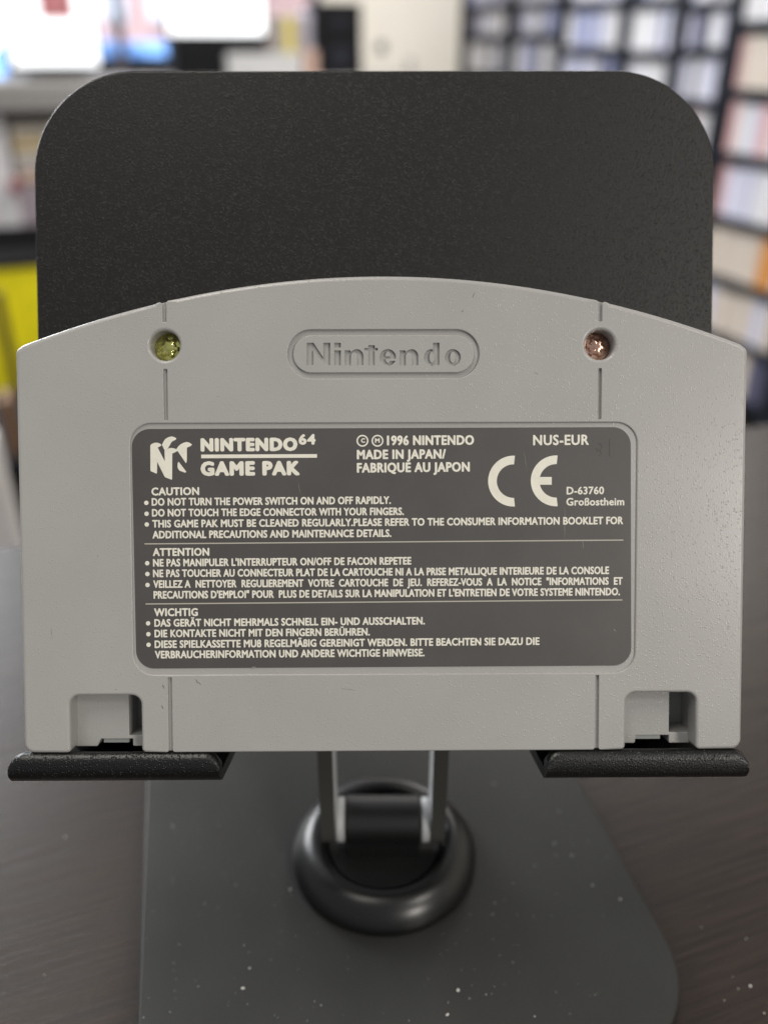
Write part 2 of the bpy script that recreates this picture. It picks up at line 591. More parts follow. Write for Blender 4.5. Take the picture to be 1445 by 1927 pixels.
# ------------------------------------------------ desk with things under and on it (left)
DB = 3.05
def rx(px, py, b): return room_pt(px, py, b)
dz1 = rx(60, 152, DB)[1]
desk = empty('desk', ROOM @ Matrix.Translation((rx(300, 165, DB)[0], DB, -.75)))
tag(desk, 'long light grey desk standing below the window', 'desk')
dl, dr = rx(-300, 160, DB)[0], rx(850, 160, DB)[0]
rbox('desk_top', M_LGREY, dl, dr, DB, DB + .5, dz1 - .022, dz1, desk)
rbox('front_rail', mat('mid_grey_laminate', (.34, .33, .32), .5), dl, dr, DB + .012, DB + .03, rx(60, 203, DB)[1], dz1 - .0225, desk)
for a in (dl + .03, dr - .03):
    rbox('leg', M_LGREY, a - .02, a + .02, DB + .04, DB + .45, -.75, dz1 - .0225, desk)
# white file cabinet and paper stacks under the desk
cb = DB + .06
cz1 = rx(10, 215, cb)[1]
rbox('side_cabinet', M_WHITE, rx(-160, 300, cb)[0], rx(18, 300, cb)[0], cb, cb + .35, -.749, cz1, None, .004,
     label='white cabinet under the left end of the grey desk', cat='cabinet')
rack = empty('paper_rack', ROOM @ Matrix.Translation((rx(70, 300, cb)[0], cb, -.75)))
tag(rack, 'open rack of beige papers in shallow trays under the desk', 'rack')
ra, rb = rx(21, 300, cb)[0], rx(200, 300, cb)[0]
rbox('frame', mat('dark_taupe_board', (.22, .20, .19), .6), ra, rb, cb + .05, cb + .3, rx(60, 345, cb)[1], rx(60, 215, cb)[1], rack)
ys = [240, 262, 282, 300, 322, 344]
tm = [M_PAPER, mat('ochre_paper', (.55, .42, .20), .7), M_PAPER, M_LGREY, mat('peach_paper', (.62, .45, .36), .7)]
for k in range(len(ys) - 1):
    rbox('paper_tray', tm[k], ra + .012, rb - .012, cb + .005, cb + .049, rx(60, ys[k + 1], cb)[1] + .006, rx(60, ys[k], cb)[1], rack)
rbox('storage_box', M_PINK, rx(-60, 400, cb)[0], rx(200, 400, cb)[0], cb + .005, cb + .3, rx(60, 432, cb)[1], rx(60, 346, cb)[1] - .002, None, .004,
     label='mauve grey storage box below the rack of papers', cat='box')
rbox('small_red_box', mat('dull_red_card', (.34, .05, .07), .6), rx(20, 350, cb)[0], rx(36, 350, cb)[0], cb - .06, cb - .002, rx(30, 356, cb)[1], rx(30, 338, cb)[1], None, .002,
     label='small dull red box in front of the beige papers', cat='box')
rbox('black_cabinet', M_BLACK, rx(-120, 470, 2.95)[0], rx(220, 470, 2.95)[0], 2.95, 3.04, -.749, rx(60, 432, 2.95)[1], None, .004,
     label='black cabinet behind the yellow box', cat='cabinet')
# yellow crate
yb = 2.62
cr_ = empty('yellow_box', ROOM @ Matrix.Translation((rx(40, 700, yb)[0], yb + .12, -.75)))
tag(cr_, 'bright yellow box with a black lid standing on the dark floor', 'box')
y0, y1 = rx(-90, 600, yb)[0], rx(240, 600, yb)[0]
yt = rx(30, 505, yb)[1]
rbox('body', M_YELLOW, y0, y1, yb, yb + .25, -.745, yt, cr_, .004)
rbox('lid', M_BLACK, y0 - .006, y1 + .006, yb - .006, yb + .256, yt + .0005, yt + .018, cr_, .004)
rbox('base_strip', M_BLACK, y0 + .01, y1 - .01, yb + .01, yb + .24, -.7495, -.7455, cr_)
# stool in front of it: thin dark legs and a brown foot
st = empty('stool', ROOM @ Matrix.Translation((rx(8, 700, 1.6)[0], 1.6, -.75)))
tag(st, 'dark wooden stool partly out of frame before the yellow box', 'stool')
sa = rx(14, 640, 2.3)[0]
rbox('leg', mat('dark_brown_leg', (.10, .06, .02), .5), sa - .012, sa + .012, 2.28, 2.304, -.75, rx(0, 548, 2.3)[1], st)
rbox('leg', mat('dark_brown_leg', (.10, .06, .02), .5), sa - .30, sa - .276, 2.28, 2.304, -.75, rx(0, 548, 2.3)[1], st)
rbox('seat', M_BLACK, sa - .32, sa - .02, 2.1, 2.32, rx(0, 547, 2.3)[1], rx(0, 547, 2.3)[1] + .03, st, .004)
a, z = rx(20, 800, 1.5)
dz_ = rx(20, 862, 1.5)[1]
rbox('black_tub', M_BLACK, a - .30, a + .16, 1.48, 1.80, -.75, dz_, None, .006,
     label='low black bin on the floor behind the wooden table', cat='bin')
rbox('wooden_block', M_BROWN, a - .010, a + .008, 1.5, 1.56, dz_ + .0005, rx(20, 752, 1.5)[1], None, .004,
     label='small brown wooden block standing on the black bin', cat='block')
a, z = rx(0, 930, .62)
rbox('white_panel', mat('bright_white_panel', (.86, .82, .80), .5), a - .25, rx(13, 930, .62)[0], .62, .66, -.75, rx(0, 838, .62)[1], None, .003,
     label='white panel standing just behind the left end of the wooden table', cat='panel')

# things on the desk
def monitor(x0, x1, ytop, yscr, ychin, label, b, scr=M_SCREEN):
    a0, a1 = rx(x0, 60, b)[0], rx(x1, 60, b)[0]
    zs = rx(x0, yscr, b)[1]; zc = rx(x0, ychin, b)[1]; zt = rx(x0, ytop, b)[1]
    r = empty('monitor', ROOM @ Matrix.Translation(((a0 + a1) / 2, b, dz1)))
    tag(r, label, 'monitor')
    rbox('housing', M_BLACK, a0 - .01, a1 + .01, b + .004, b + .03, zc, zt + .01, r, .004)
    rbox('screen', scr, a0, a1, b, b + .0035, zs, zt, r)
    rbox('stand', M_BLACK, (a0 + a1) / 2 - .05, (a0 + a1) / 2 + .05, b + .031, b + .09, dz1 + .0005, zc + .05, r)
    rbox('foot', M_BLACK, (a0 + a1) / 2 - .10, (a0 + a1) / 2 + .10, b - .04, b + .10, dz1 + .0005, dz1 + .008, r)
    return r, a0, a1, zs, zt


r, a0, a1, zs, zt = monitor(14, 178, -230, 124, 130, 'large lit white monitor at the left above the grey desk', 3.2)
pa0, pa1 = rx(74, 15, 3.2)[0], rx(138, 15, 3.2)[0]
rbox('picture', mat('red_pink_print', (.55, .20, .22), .5, noise=.4, nscale=40), pa0, pa1, 3.196, 3.1996, rx(100, 34, 3.2)[1], rx(100, -40, 3.2)[1], r)
monitor(318, 498, -200, 64, 116, 'lit white monitor with a thick black lower edge near the window', 3.22)
sb = 3.12
s0, s1 = rx(598, 60, sb)[0], rx(681, 60, sb)[0]
spk = empty('black_speaker', ROOM @ Matrix.Translation(((s0 + s1) / 2, sb, dz1)))
tag(spk, 'tall black loudspeaker standing on the desk before the cream wall', 'speaker')
rbox('cabinet', M_BLACK, s0, s1, sb, sb + .15, dz1 + .0005, rx(640, 4, sb)[1], spk, .005)
for dz, rr_ in ((.06, .035), (.16, .022)):
    q = MB(); c = (s0 + s1) / 2
    V = [(0, -.004, 0)] + [(rr_ * math.cos(2 * math.pi * i / 32), 0, rr_ * math.sin(2 * math.pi * i / 32)) for i in range(32)]
    q.add(V, [(0, 1 + i, 1 + (i + 1) % 32) for i in range(32)])
    q.build('driver', M_SHELFB, spk, Matrix.Translation((0, -.0015, dz)))
def item(name, m, x0, x1, y0, y1, b, label, cat, z0=None):
    return rbox(name, m, rx(x0, 60, b)[0], rx(x1, 60, b)[0], b, b + .06, (dz1 + .0005) if z0 is None else z0, rx(x0, y0, b)[1], None, .004, label=label, cat=cat)
item('desk_box', mat('grey_brown_card', (.30, .27, .24), .6, noise=.3, nscale=30), 512, 572, 28, 100, 3.16, 'grey brown box on the desk left of the black speaker', 'box')
item('yellow_packet', mat('mustard_card', (.62, .52, .14), .6), 537, 553, 30, 60, 3.14, 'narrow mustard yellow packet on the desk by the grey brown box', 'packet')
item('brown_bottle', mat('brown_pink_card', (.50, .34, .28), .6), 572, 596, 92, 130, 3.10, 'brownish pink packet beside the black speaker on the desk', 'packet')
item('pale_carton', mat('lilac_card', (.62, .60, .72), .6), 562, 594, 20, 90, 3.19, 'pale lilac carton upright on the desk behind the brownish packet', 'carton')
item('paper_pile', mat('pale_grey_paper', (.52, .52, .52), .7, noise=.1, nscale=40), 425, 566, 100, 133, 3.07, 'low pale grey pile of papers on the desk under the monitor', 'papers')
item('black_case', M_BLACK, 322, 424, 82, 118, 3.12, 'low black case on the desk under the lit monitor', 'case')
a, z = rx(716, 87, BW)
rbox('wall_socket', mat('grey_socket', (.12, .12, .12), .5), a - .018, a + .018, BW - .012, BW - .001, z - .018, z + .018, None, .003,
     label='small dark socket on the cream wall right of the speaker', cat='socket')
a, z = rx(770, 115, BW)
rbox('wall_hook', M_LGREY, a - .012, a + .012, BW - .02, BW - .001, z - .07, z + .012, None, .003,
     label='pale grey hook strip low on the cream wall', cat='hook')

# ================================================================== TABLE
tb = empty('wooden_table', ROOM @ Matrix.Translation((0, 0, -.75)))
tag(tb, 'dark brown wooden table with fine grain under the stand', 'table')
Z0 = 0.0
slab = MB(); box(slab, -1.1, .9, -.55, .295, -.03, Z0, .0012)
tbl = slab.build('table_top', M_WOOD, tb, Matrix.Translation((0, 0, .75)), smooth=False)
for a in (-1.0, .8):
    for b in (-.48, .22):
        q = MB(); box(q, a - .025, a + .025, b - .025, b + .025, 0, .7195, .002)
        q.build('leg', M_WOOD, tb, smooth=False)

# ================================================================== STAND
BAX = R_(12.2)
stand = empty('tablet_stand', Matrix.Translation((0, .127, 0)))
tag(stand, 'black metal desk stand with round swivel collar holding the cartridge', 'stand')
SI = stand.matrix_world.inverted()
sdir = np.array([-math.sin(BAX), math.cos(BAX)]); ldir = np.array([math.cos(BAX), math.sin(BAX)])
ZB = 4.0
# base plate (flat rounded rectangle turned under the collar); built with plate() then laid down
mb = MB()
outl = rounded([(-24.8, 72.5, 20), (77.4, 72.5, 20), (77.4, 192, 20), (-24.8, 192, 20)], 16)
plate(mb, [outl], 0, 3.3, .7, 4)
LAY = Matrix([[ldir[0], 0, sdir[0], 0], [ldir[1], 0, sdir[1], 0], [0, -1, 0, ZB * MM], [0, 0, 0, 1]])
mb.build('base_plate', M_BASE, stand, SI @ LAY)
mb = MB()
for l_, s_ in ((-12, 86), (65, 86), (-12, 178), (65, 178)):
    c = ldir * l_ + sdir * s_
    lathe(mb, [(.0, .0001), (.006, .0001), (.006, .0006)], c[0] * MM, c[1] * MM, 24)
mb.build('rubber_feet', M_HOOK, stand, SI)
# collar
prof = [(12.1, 6.0), (12.5, 9.2), (12.8, 9.9), (13.2, 10.4), (13.9, 10.75), (15.1, 10.85), (16.6, 10.25), (17.9, 9.2), (18.95, 7.9), (19.65, 6.6),
        (20.0, 5.8), (20.05, 4.9), (19.9, 4.35), (19.6, 4.02)]
prof = np.array(prof)
t = np.linspace(0, len(prof) - 1, 60)
pr2 = np.stack([np.interp(t, range(len(prof)), prof[:, 0]), np.interp(t, range(len(prof)), prof[:, 1])], 1)
for _ in range(6): pr2[1:-1] = (pr2[:-2] + 2 * pr2[1:-1] + pr2[2:]) / 4
mb = MB(); lathe(mb, [(r * MM, z * MM) for r, z in pr2], 0, .127, 128)
mb.build('swivel_collar', M_RING, stand, SI)
mb = MB(); lathe(mb, [(.00001, .0086), (.0119, .0086), (.0121, .0084), (.0121, .0045)], 0, .127, 96)
mb.build('swivel_disc', mat('black_satin_disc', (.012, .012, .012), .5, spec=.3), stand, SI)
# hinge barrel with its block
AX = (127.0, 15.0)


def xcyl(mb, x0, x1, cy, cz, r, n=48, bev=.0003):
    V = []; Fs = []
    rings = [(x0, r - bev), (x0 + bev, r), (x1 - bev, r), (x1, r - bev)]
    for x, rr in rings:
        V += [(x, cy + rr * math.cos(2 * math.pi * i / n), cz + rr * math.sin(2 * math.pi * i / n)) for i in range(n)]
    for k in range(3):
        for i in range(n):
            j = (i + 1) % n
            Fs.append((k * n + i, (k + 1) * n + i, (k + 1) * n + j, k * n + j))
    Fs.append(tuple(range(n))); Fs.append(tuple(range(4 * n - 1, 3 * n - 1, -1)))
    mb.add(V, Fs)


xo = -.0002
mb = MB(); xcyl(mb, -.0078 + xo, .0078 + xo, AX[0] * MM, AX[1] * MM, .0050)
box(mb, -.0076 + xo, .0076 + xo, .1225, .1315, .0068, .0149)
mb.build('hinge_barrel', mat('black_satin_barrel', (.006, .006, .006), .45), stand, SI)
for s in (-1, 1):
    mb = MB()
    x0, x1 = sorted((s * .0080 + xo, s * .0098 + xo))
    xcyl(mb, x0, x1, AX[0] * MM, AX[1] * MM, .0046)
    mb.build('washer', M_BARE, stand, SI)
# arms: flat bars from the hinge to the back of the plate, bare on the inner side
for s in (-1, 1):
    mb = MB()
    p0 = np.array([127., 15.]); p1 = np.array([127.4, 70.])
    d = (p1 - p0) / np.linalg.norm(p1 - p0); nn = np.array([-d[1], d[0]])
    loop = []
    for k in range(13):
        a = math.pi / 2 + math.pi * k / 12
        loop.append(p0 + 4.6 * (math.cos(a) * d + math.sin(a) * nn))
    for k in range(13):
        a = -math.pi / 2 + math.pi * k / 12
        loop.append(p1 + 4.6 * (math.cos(a) * d + math.sin(a) * nn))
    n = len(loop)
    x0, x1 = (s * .0099 + xo), (s * .0129 + xo)
    V = [(x0, q[0] * MM, q[1] * MM) for q in loop] + [(x1, q[0] * MM, q[1] * MM) for q in loop]
    mb.add(V, [(i, (i + 1) % n, n + (i + 1) % n, n + i) for i in range(n)] + [tuple(range(n, 2 * n))])
    mb.add(V[:n], [tuple(range(n - 1, -1, -1))])
    o = mb.build('arm', M_ARM, stand, SI, smooth=False)
    o.data.materials.append(M_BARE)
    o.data.polygons[len(o.data.polygons) - 1].material_index = 1
# back plate
HI = SI @ HEAD
mb = MB()
pl = rounded([(-61.9, 7, 4), (59.7, 7, 4), (59.6, 116.9, 18), (-61.8, 116.6, 18)], 20)
plate(mb, [pl], 18.1, 20.3, .35, 3)
mb.build('back_plate', M_PLATE, stand, HI)
mb = MB()
plate(mb, [rounded([(-14, 10, 2), (14, 10, 2), (14, 34, 2), (-14, 34, 2)])], 20.3, 24, .3, 2)
mb.build('mounting_block', M_HOOK, stand, HI)
# hooks: bent strip profile (depth, height) swept sideways, with rounded lip corners
def hook(x0, x1, inner):
    # centre line from the plate forward, then the lip curls up
    cl = [(20.0, 11.), (20.0, -1.0), (19.4, -3.0), (17.5, -3.9), (14., -4.1), (4.0, -4.3), (2.2, -4.2), (1.0, -3.4), (.75, -2.4), (.75, -1.4)]
    cl = np.array(cl)
    t = np.linspace(0, len(cl) - 1, 46)
    c = np.stack([np.interp(t, range(len(cl)), cl[:, 0]), np.interp(t, range(len(cl)), cl[:, 1])], 1)
    for _ in range(3): c[1:-1] = (c[:-2] + 2 * c[1:-1] + c[2:]) / 4
    tan = np.gradient(c, axis=0); tan /= np.linalg.norm(tan, axis=1, keepdims=True)
    nor = np.stack([tan[:, 1], -tan[:, 0]], 1)
    th = np.full(len(c), 1.0)
    # rubber skin swells towards the lip
    s = np.clip((t - 5.2) / 2.0, 0, 1)
    th = 1.0 + .35 * s
    nseg = len(c)
    mbk = MB(); V = []; Fs = []
    L = []
    A = c + nor * th[:, None]; B = c - nor * th[:, None]
    tip = []
    for k in range(1, 8):
        a = math.pi * k / 8
        tip.append(c[-1] + (nor[-1] * math.cos(a) + tan[-1] * math.sin(a)) * th[-1])
    loop = np.concatenate([A, np.array(tip), B[::-1]])
    n = len(loop)
    hi = loop[:, 1].copy()
    xs = np.linspace(0, 1, 25)
    xs = x0 + (x1 - x0) * xs
    xs = np.concatenate([np.linspace(x0, x0 + 3, 12), np.linspace(x0 + 3, x1 - 3, 8)[1:-1], np.linspace(x1 - 3, x1, 12)])
    for X in xs:
        e = min(X - x0, x1 - X)
        r = 2.6
        cut = r - math.sqrt(max(0, r * r - (r - min(e + .12, r)) ** 2))      # lip corners are rounded off
        edge = .45 - math.sqrt(max(0, .45 ** 2 - (.45 - min(e, .45)) ** 2))
        for i, q in enumerate(loop):
            y, z = q
            if y < 3.2:
                lim = -5.0 + (4.95) * 1.0 - cut * 1.0
                zz = min(z, lim)
                # compress the upper part of the lip instead of flattening it
                top = -.05
                if z > -4.0:
                    f = (z + 4.0) / (top + 4.0)
                    zz = -4.0 + f * (lim + 4.0) if lim > -4.0 else min(z, -4.0)
                z = zz
            V.append((X * MM, y * MM, z * MM))
    m_ = len(xs)
    for k in range(m_ - 1):
        for i in range(n):
            j = (i + 1) % n
            Fs.append((k * n + i, (k + 1) * n + i, (k + 1) * n + j, k * n + j))
    Fs.append(tuple(range(n))); Fs.append(tuple(range(m_ * n - 1, (m_ - 1) * n - 1, -1)))
    mbk.add(V, Fs)
    return mbk


hook(-60.8, -26.7, 1).build('hook', M_HOOK, stand, HI)
hook(26.4, 59.4, -1).build('hook', M_HOOK, stand, HI)

# ================================================================== CARTRIDGE
cart = empty('game_cartridge', HEAD)
tag(cart, 'grey plastic game cartridge seen from behind with dark printed label, resting on the stand', 'game cartridge')


def top_w(u): return 76.55 - .0033 * u * u


HX, HY = 34.6, 65.6         # screw holes
GW = .29                    # half width of the grooves
NW = [(-50.8, -39.3), (39.3, 50.8)]


def outline(groove, notch, flr=False, tab=False):
    P = []
    P.append((-58.3, 0, 1.6))
    for sgn in (-1, 1):
        n0, n1 = NW[0] if sgn < 0 else NW[1]
        seq = []
        if sgn > 0 and groove: seq += [(HX - GW, 0, .5), (HX - GW, 12.3, .1), (HX + GW, 12.3, .1), (HX + GW, 0, .5)]
        if notch:
            seq += [(n0, 0, .7), (n0, 9.4, 1.6), (n1, 9.4, 1.6), (n1, 0, .7)]
        if flr:
            if sgn < 0:
                seq += [(-47.6, 0, .3), (-47.0, 1.25, 0), (-41.7, 1.25, 0), (-41.7, 0, .2)]
            else:
                seq += [(41.9, 0, .3), (42.1, 1.35, 0), (47.6, 1.35, 0), (47.6, 0, .2)]
        if sgn < 0 and groove: seq += [(-HX - GW, 0, .5), (-HX - GW, 12.3, .1), (-HX + GW, 12.3, .1), (-HX + GW, 0, .5)]
        P += seq
    P.append((58.3, 0, 1.6))
    P.append((58.35, 64.9, 1.2))
    us = list(np.linspace(57.2, -57.2, 61))
    for u in us:
        if groove and abs(abs(u) - HX) < 1.0: continue
        P.append((u, top_w(u)))
    P.append((-58.35, 64.9, 1.2))
    if groove:
        out = []
        for i, p in enumerate(P):
            out.append(p)
            if i + 1 < len(P) and len(p) == 2 and len(P[i + 1]) == 2:
                for s in (1, -1):
                    if p[0] > s * HX > P[i + 1][0] and P[i + 1][0] != p[0] and abs(p[0]) < 57.25:
                        out += [(s * HX + GW, top_w(HX), .6), (s * HX + GW, HY + 3.7, .1), (s * HX - GW, HY + 3.7, .1), (s * HX - GW, top_w(HX), .6)]
        P = out
    return rounded(P, 8)


def shell_bev(x, y):
    """generous rounding on the outer rim, tight on groove and notch edges"""
    if abs(abs(x) - HX) < GW + .05: return .12
    if abs(abs(x) - HX) < 1.5 and (y < .8 or y > 70): return .12 + .4 * (abs(abs(x) - HX) - GW - .05) / 1.3
    if y < 9.6:
        for n0, n1 in NW:
            if n0 - 1.3 <= x <= n1 + 1.3: return .5
    return .62 if y < 30 else .75


slot_mid = lambda s: rounded([(s * HX - GW, 53.75, .1), (s * HX + GW, 53.75, .1), (s * HX + GW, HY - 3.75, .1), (s * HX - GW, HY - 3.75, .1)], 3)
hole = lambda s: circle(s * HX, HY, 2.35, 64)
a, b = face(247, 797), face(1197, 1268)
LX0, LX1, LZ0, LZ1 = -40.35, 40.7, 12.75, 53.25
label_rec = rounded([(LX0, LZ0, 3.4), (LX1, LZ0, 3.4), (LX1, LZ1, 3.4), (LX0, LZ1, 3.4)], 14)
ST = (-15.15, 15.35, 60.35, 68.05)


def stadium(x0, x1, z0, z1):
    r = (z1 - z0) / 2
    return rounded([(x0, z0, r * .999), (x1, z0, r * .999), (x1, z1, r * .999), (x0, z1, r * .999)], 20)


mb = MB()
plate(mb, [outline(True, True), slot_mid(-1), slot_mid(1), hole(-1), hole(1), label_rec, stadium(*ST)],
      0, 1.0, [shell_bev, .12, .12, .55, .55, .22, .16], 5, .03, back=False)
plate(mb, [outline(False, True), hole(-1), hole(1)], 1.0, 3.5, 0.004, 1, .01, back=False)
# island inside the stadium with sunk letters
zx = lambda X, Y: face(560 + X / 4.379, 630 + Y / 4.379)


def zl(pts): return [zx(*p) for p in pts]


def ell(cx, cy, rx_, ry_, a0, a1, n=16):
    return [(cx + rx_ * math.cos(R_(a0 + (a1 - a0) * i / n)), cy - ry_ * math.sin(R_(a0 + (a1 - a0) * i / n))) for i in range(n + 1)]


def g_n(x):
    return [(x, 128), (x + 46, 128), (x + 48, 142)] + ell(x + 100, 178, 54, 60, 115, 0, 12) + [(x + 154, 250), (x + 102, 250), (x + 102, 182)] + \
        ell(x + 76, 180, 26, 34, 20, 160, 8) + [(x + 51, 190), (x + 51, 250), (x, 250)]


letters = [
    [(75, 65), (130, 65), (212, 188), (212, 65), (268, 65), (268, 250), (212, 250), (130, 127), (130, 250), (75, 250)],
    [(302, 128), (355, 128), (355, 250), (302, 250)], [(302, 65), (355, 65), (355, 104), (302, 104)],
    g_n(388),
    [(582, 85), (635, 85), (635, 108), (660, 108), (660, 128), (635, 128), (635, 250), (582, 250), (582, 128), (550, 128), (550, 108), (582, 108)],
    ell(742, 186, 68, 68, -8, 336, 40)[:-1] + [(805, 214)] + ell(744, 190, 22, 42, 325, 188, 12) + [(722, 196)],
    g_n(840),
    [(1115, 65), (1168, 65), (1168, 250), (1115, 250), (1115, 243)] + ell(1102, 186, 62, 68, 283, 77, 24) + [(1115, 128)],
    ell(1278, 186, 66, 68, 0, 360, 40)[:-1],
]
counters = [ell(743, 178, 21, 42, 0, 180, 16), ell(1106, 186, 20, 44, 0, 360, 24)[:-1], ell(1278, 186, 22, 46, 0, 360, 24)[:-1]]
island = stadium(ST[0] + .88, ST[1] - .88, ST[2] + .88, ST[3] - .88)
plate(mb, [island] + [zl(g) for g in letters], 0, .6, [.14] + [.05] * len(letters), 4, .01, back=False)
for c in counters: plate(mb, [zl(c)], 0, .6, .05, 3, .01, back=False)
fl = rounded([(ST[0] - .3, ST[2] - .3), (ST[1] + .3, ST[2] - .3), (ST[1] + .3, ST[3] + .3), (ST[0] - .3, ST[3] + .3)])
plate(mb, [fl], .50, .98, 0.001, 1, .001, back=False)
for s_ in (-1, 1):
    for z0_, z1_ in ((.3, 12.6), (53.4, 62.2), (69.0, 71.9)):
        q_ = s_ * HX
        plate(mb, [[(q_ - .6, z0_), (q_ + .6, z0_), (q_ + .6, z1_), (q_ - .6, z1_)]], .52, .98, 0.001, 1, .001, back=False)
lf = rounded([(LX0 - .3, LZ0 - .2), (LX1 + .3, LZ0 - .2), (LX1 + .3, LZ1 + .2), (LX0 - .3, LZ1 + .2)])
plate(mb, [lf], .30, .98, 0.001, 1, .001, back=False)
mb.build('front_shell', M_SHELL, cart)

# inner step seen in the notches, rear shell behind
mb = MB()
gaps = [rounded([(-42.3, -.0 + 1.8, .1), (-39.0, 1.8, .1), (-39.0, 10.5, .1), (-42.3, 10.5, .1)], 2),
        rounded([(47.6, 1.8, .1), (51.5, 1.8, .1), (51.5, 10.5, .1), (47.6, 10.5, .1)], 2)]
plate(mb, [outline(False, False, True)] + gaps, 3.5, 9.0, [.1, .12, .12], 2, .02, back=False)
plate(mb, [rounded([(-57.8, .1, 1.4), (57.8, .1, 1.4), (57.8, 64.8, 1.2)] + [(u, top_w(u) - .1) for u in np.linspace(56.7, -56.7, 41)] + [(-57.8, 64.8, 1.2)])], 9.0, 17.9, .1, 2)
mb.build('rear_shell', M_SHELL_IN, cart)
for x0, x1, z in ((-46.8, -42.6, .35), (42.2, 46.4, .45)):
    mb = MB()
    plate(mb, [[(x0, z), (x1, z), (x1, 1.22), (x0, 1.22)]], 4.3, 6.0, .05, 2)
    mb.build('tab', M_CONTACT, cart)

# scuffs and scratches on the shell and the label
M_SCUFF = mat('grey_scuff', (.17, .155, .135), .6, noise=.3, nscale=900)
M_SCR = mat('pale_scratch', (.22, .21, .19), .5)


def sliver(x0, y0, x1, y1, wpx, off, m, parent, name):
    p0 = np.array(face(x0, y0)); p1 = np.array(face(x1, y1))
    d = p1 - p0; L = np.linalg.norm(d); d /= L; q = np.array([-d[1], d[0]])
    A = []; B = []
    for k in range(9):
        t = k / 8
        ww = wpx * .0854 * .5 * math.sin(math.pi * min(max(t, .06), .94)) * random.uniform(.6, 1.2)
        c = p0 + d * L * t + q * random.uniform(-.04, .04)
        A.append(c + q * ww); B.append(c - q * ww)
    V = [(c[0] * MM, off * MM, c[1] * MM) for c in A + B]
    mb = MB(); mb.add(V, [(k, k + 1, 9 + k + 1, 9 + k) for k in range(8)])
    mb.build(name, m, parent, smooth=False)


for a_ in ((306, 1288, 309, 1297, 3.0), (367, 1278, 373, 1286, 3.4), (372, 1284, 379, 1289, 2.0), (304, 1327, 307, 1335, 2.6), (893, 548, 888, 563, 1.6), (872, 583, 868, 587, 2.6),
           (217, 1297, 219, 1299, 2.2), (183, 1045, 185, 1048, 1.5), (1005, 700, 1012, 704, 1.4), (640, 1295, 670, 1300, .9), (95, 1180, 99, 1201, 1.0)):
    sliver(*a_, -.006, M_SCUFF, cart, 'scuff_mark')

# screws: sunk security heads
for s, m in ((-1, M_BRASS), (1, M_COPPER)):
    mb = MB()
    plate(mb, [circle(s * HX, HY, 2.34, 40)], 3.45, 3.5, .01, 1, .01, back=False)
    loop = []
    for k in range(72):
        a = 2 * math.pi * k / 72
        r = 1.45 + .19 * (1 if math.cos(6 * a + .6) > 0 else -1)
        loop.append((s * HX + r * math.cos(a), HY + r * math.sin(a)))
    V0 = len(mb.V)
    # washer flange
    pr = [(2.30, 3.44), (2.28, 3.05), (2.10, 2.90), (1.70, 2.88)]
    V = []; Fs = []
    n = 72
    for r, y in pr:
        V += [((s * HX + r * math.cos(2 * math.pi * i / n)) * MM, y * MM, (HY + r * math.sin(2 * math.pi * i / n)) * MM) for i in range(n)]
    for (sc_, y) in ((1.0, 2.84), (.99, 2.40), (.93, 2.24), (.70, 2.10), (.45, 2.02), (.2, 1.99)):
        V += [((s * HX + (q[0] - s * HX) * sc_) * MM, y * MM, (HY + (q[1] - HY) * sc_) * MM) for q in loop]
    nr = len(pr) + 6
    for k in range(nr - 1):
        for i in range(n):
            j = (i + 1) % n
            Fs.append((k * n + i, k * n + j, (k + 1) * n + j, (k + 1) * n + i))
    V.append((s * HX * MM, 1.98 * MM, HY * MM))
    for i in range(n):
        Fs.append(((nr - 1) * n + i, (nr - 1) * n + (i + 1) % n, len(V) - 1))
    mb = MB(); mb.add(V, Fs)
    o = mb.build('screw', m, cart)
    tag(o, 'sunken screw with a yellowish brass sheen' if s < 0 else 'sunken screw with a copper sheen')

# ------------------------------------------------ label and its print
lab = MB()
c4 = [face(249, 806.5), face(1187, 803.5), face(1190, 1252.5), face(258, 1258.5)]
c4 = [face(247.5, 807.2, .0003), face(1186.5, 803.5, .0003), face(1187.5, 1252.3, .0003), face(257, 1258.3, .0003)]
plate(lab, [rounded([(*p, 2.9) for p in c4[::-1]], 12)], .22, .299, .03, 2, .02, back=False)
label_o = lab.build('rear_label', M_LABEL, cart)
PZ = .213       # depth of the printed film, mm

texts = []      # (body, x0, y0, x1, y1, cap height px, extra weight mm, cap scale)


def T(body, x0, y0, x1, y1, cap, wt=.062, name='lettering', mat_=None): texts.append((body, x0, y0, x1, y1, cap, wt, name, mat_))


T('NINTENDO', 377.5, 849.8, 560, 848.5, 25.5, .20, 'heading_lettering')
T('64', 562, 836.8, 594, 836.5, 20, .13, 'heading_lettering')
T('GAME PAK', 377.5, 895.6, 564.5, 894.4, 27.5, .21, 'heading_lettering')
T('1996 NINTENDO', 728, 838, 892, 837, 18.5, .09)
T('MADE IN JAPAN/', 671.5, 864.3, 839, 863, 18, .09)
T('FABRIQUE AU JAPON', 671.5, 889.5, 884, 887.5, 18.5, .09)
T('NUS-EUR', 1003, 837.8, 1108, 837, 19.5, .07)
T('D-63760', 1066, 930.5, 1136.5, 930, 14.5, .05)
T('Großostheim', 1065.5, 951.5, 1174.5, 951, 14.5, .05)
T('CAUTION', 285, 932.5, 375, 931.5, 15, .07)
T('DO NOT TURN THE POWER SWITCH ON AND OFF RAPIDLY.', 285.5, 951.8, 735.5, 948.3, 14.5)
T('DO NOT TOUCH THE EDGE CONNECTOR WITH YOUR FINGERS.', 286, 972.3, 760, 969.3, 14.5)
T('THIS GAME PAK MUST BE CLEANED REGULARLY.PLEASE REFER TO THE CONSUMER INFORMATION BOOKLET FOR', 286.5, 993.0, 1172.5, 986.5, 14.5)
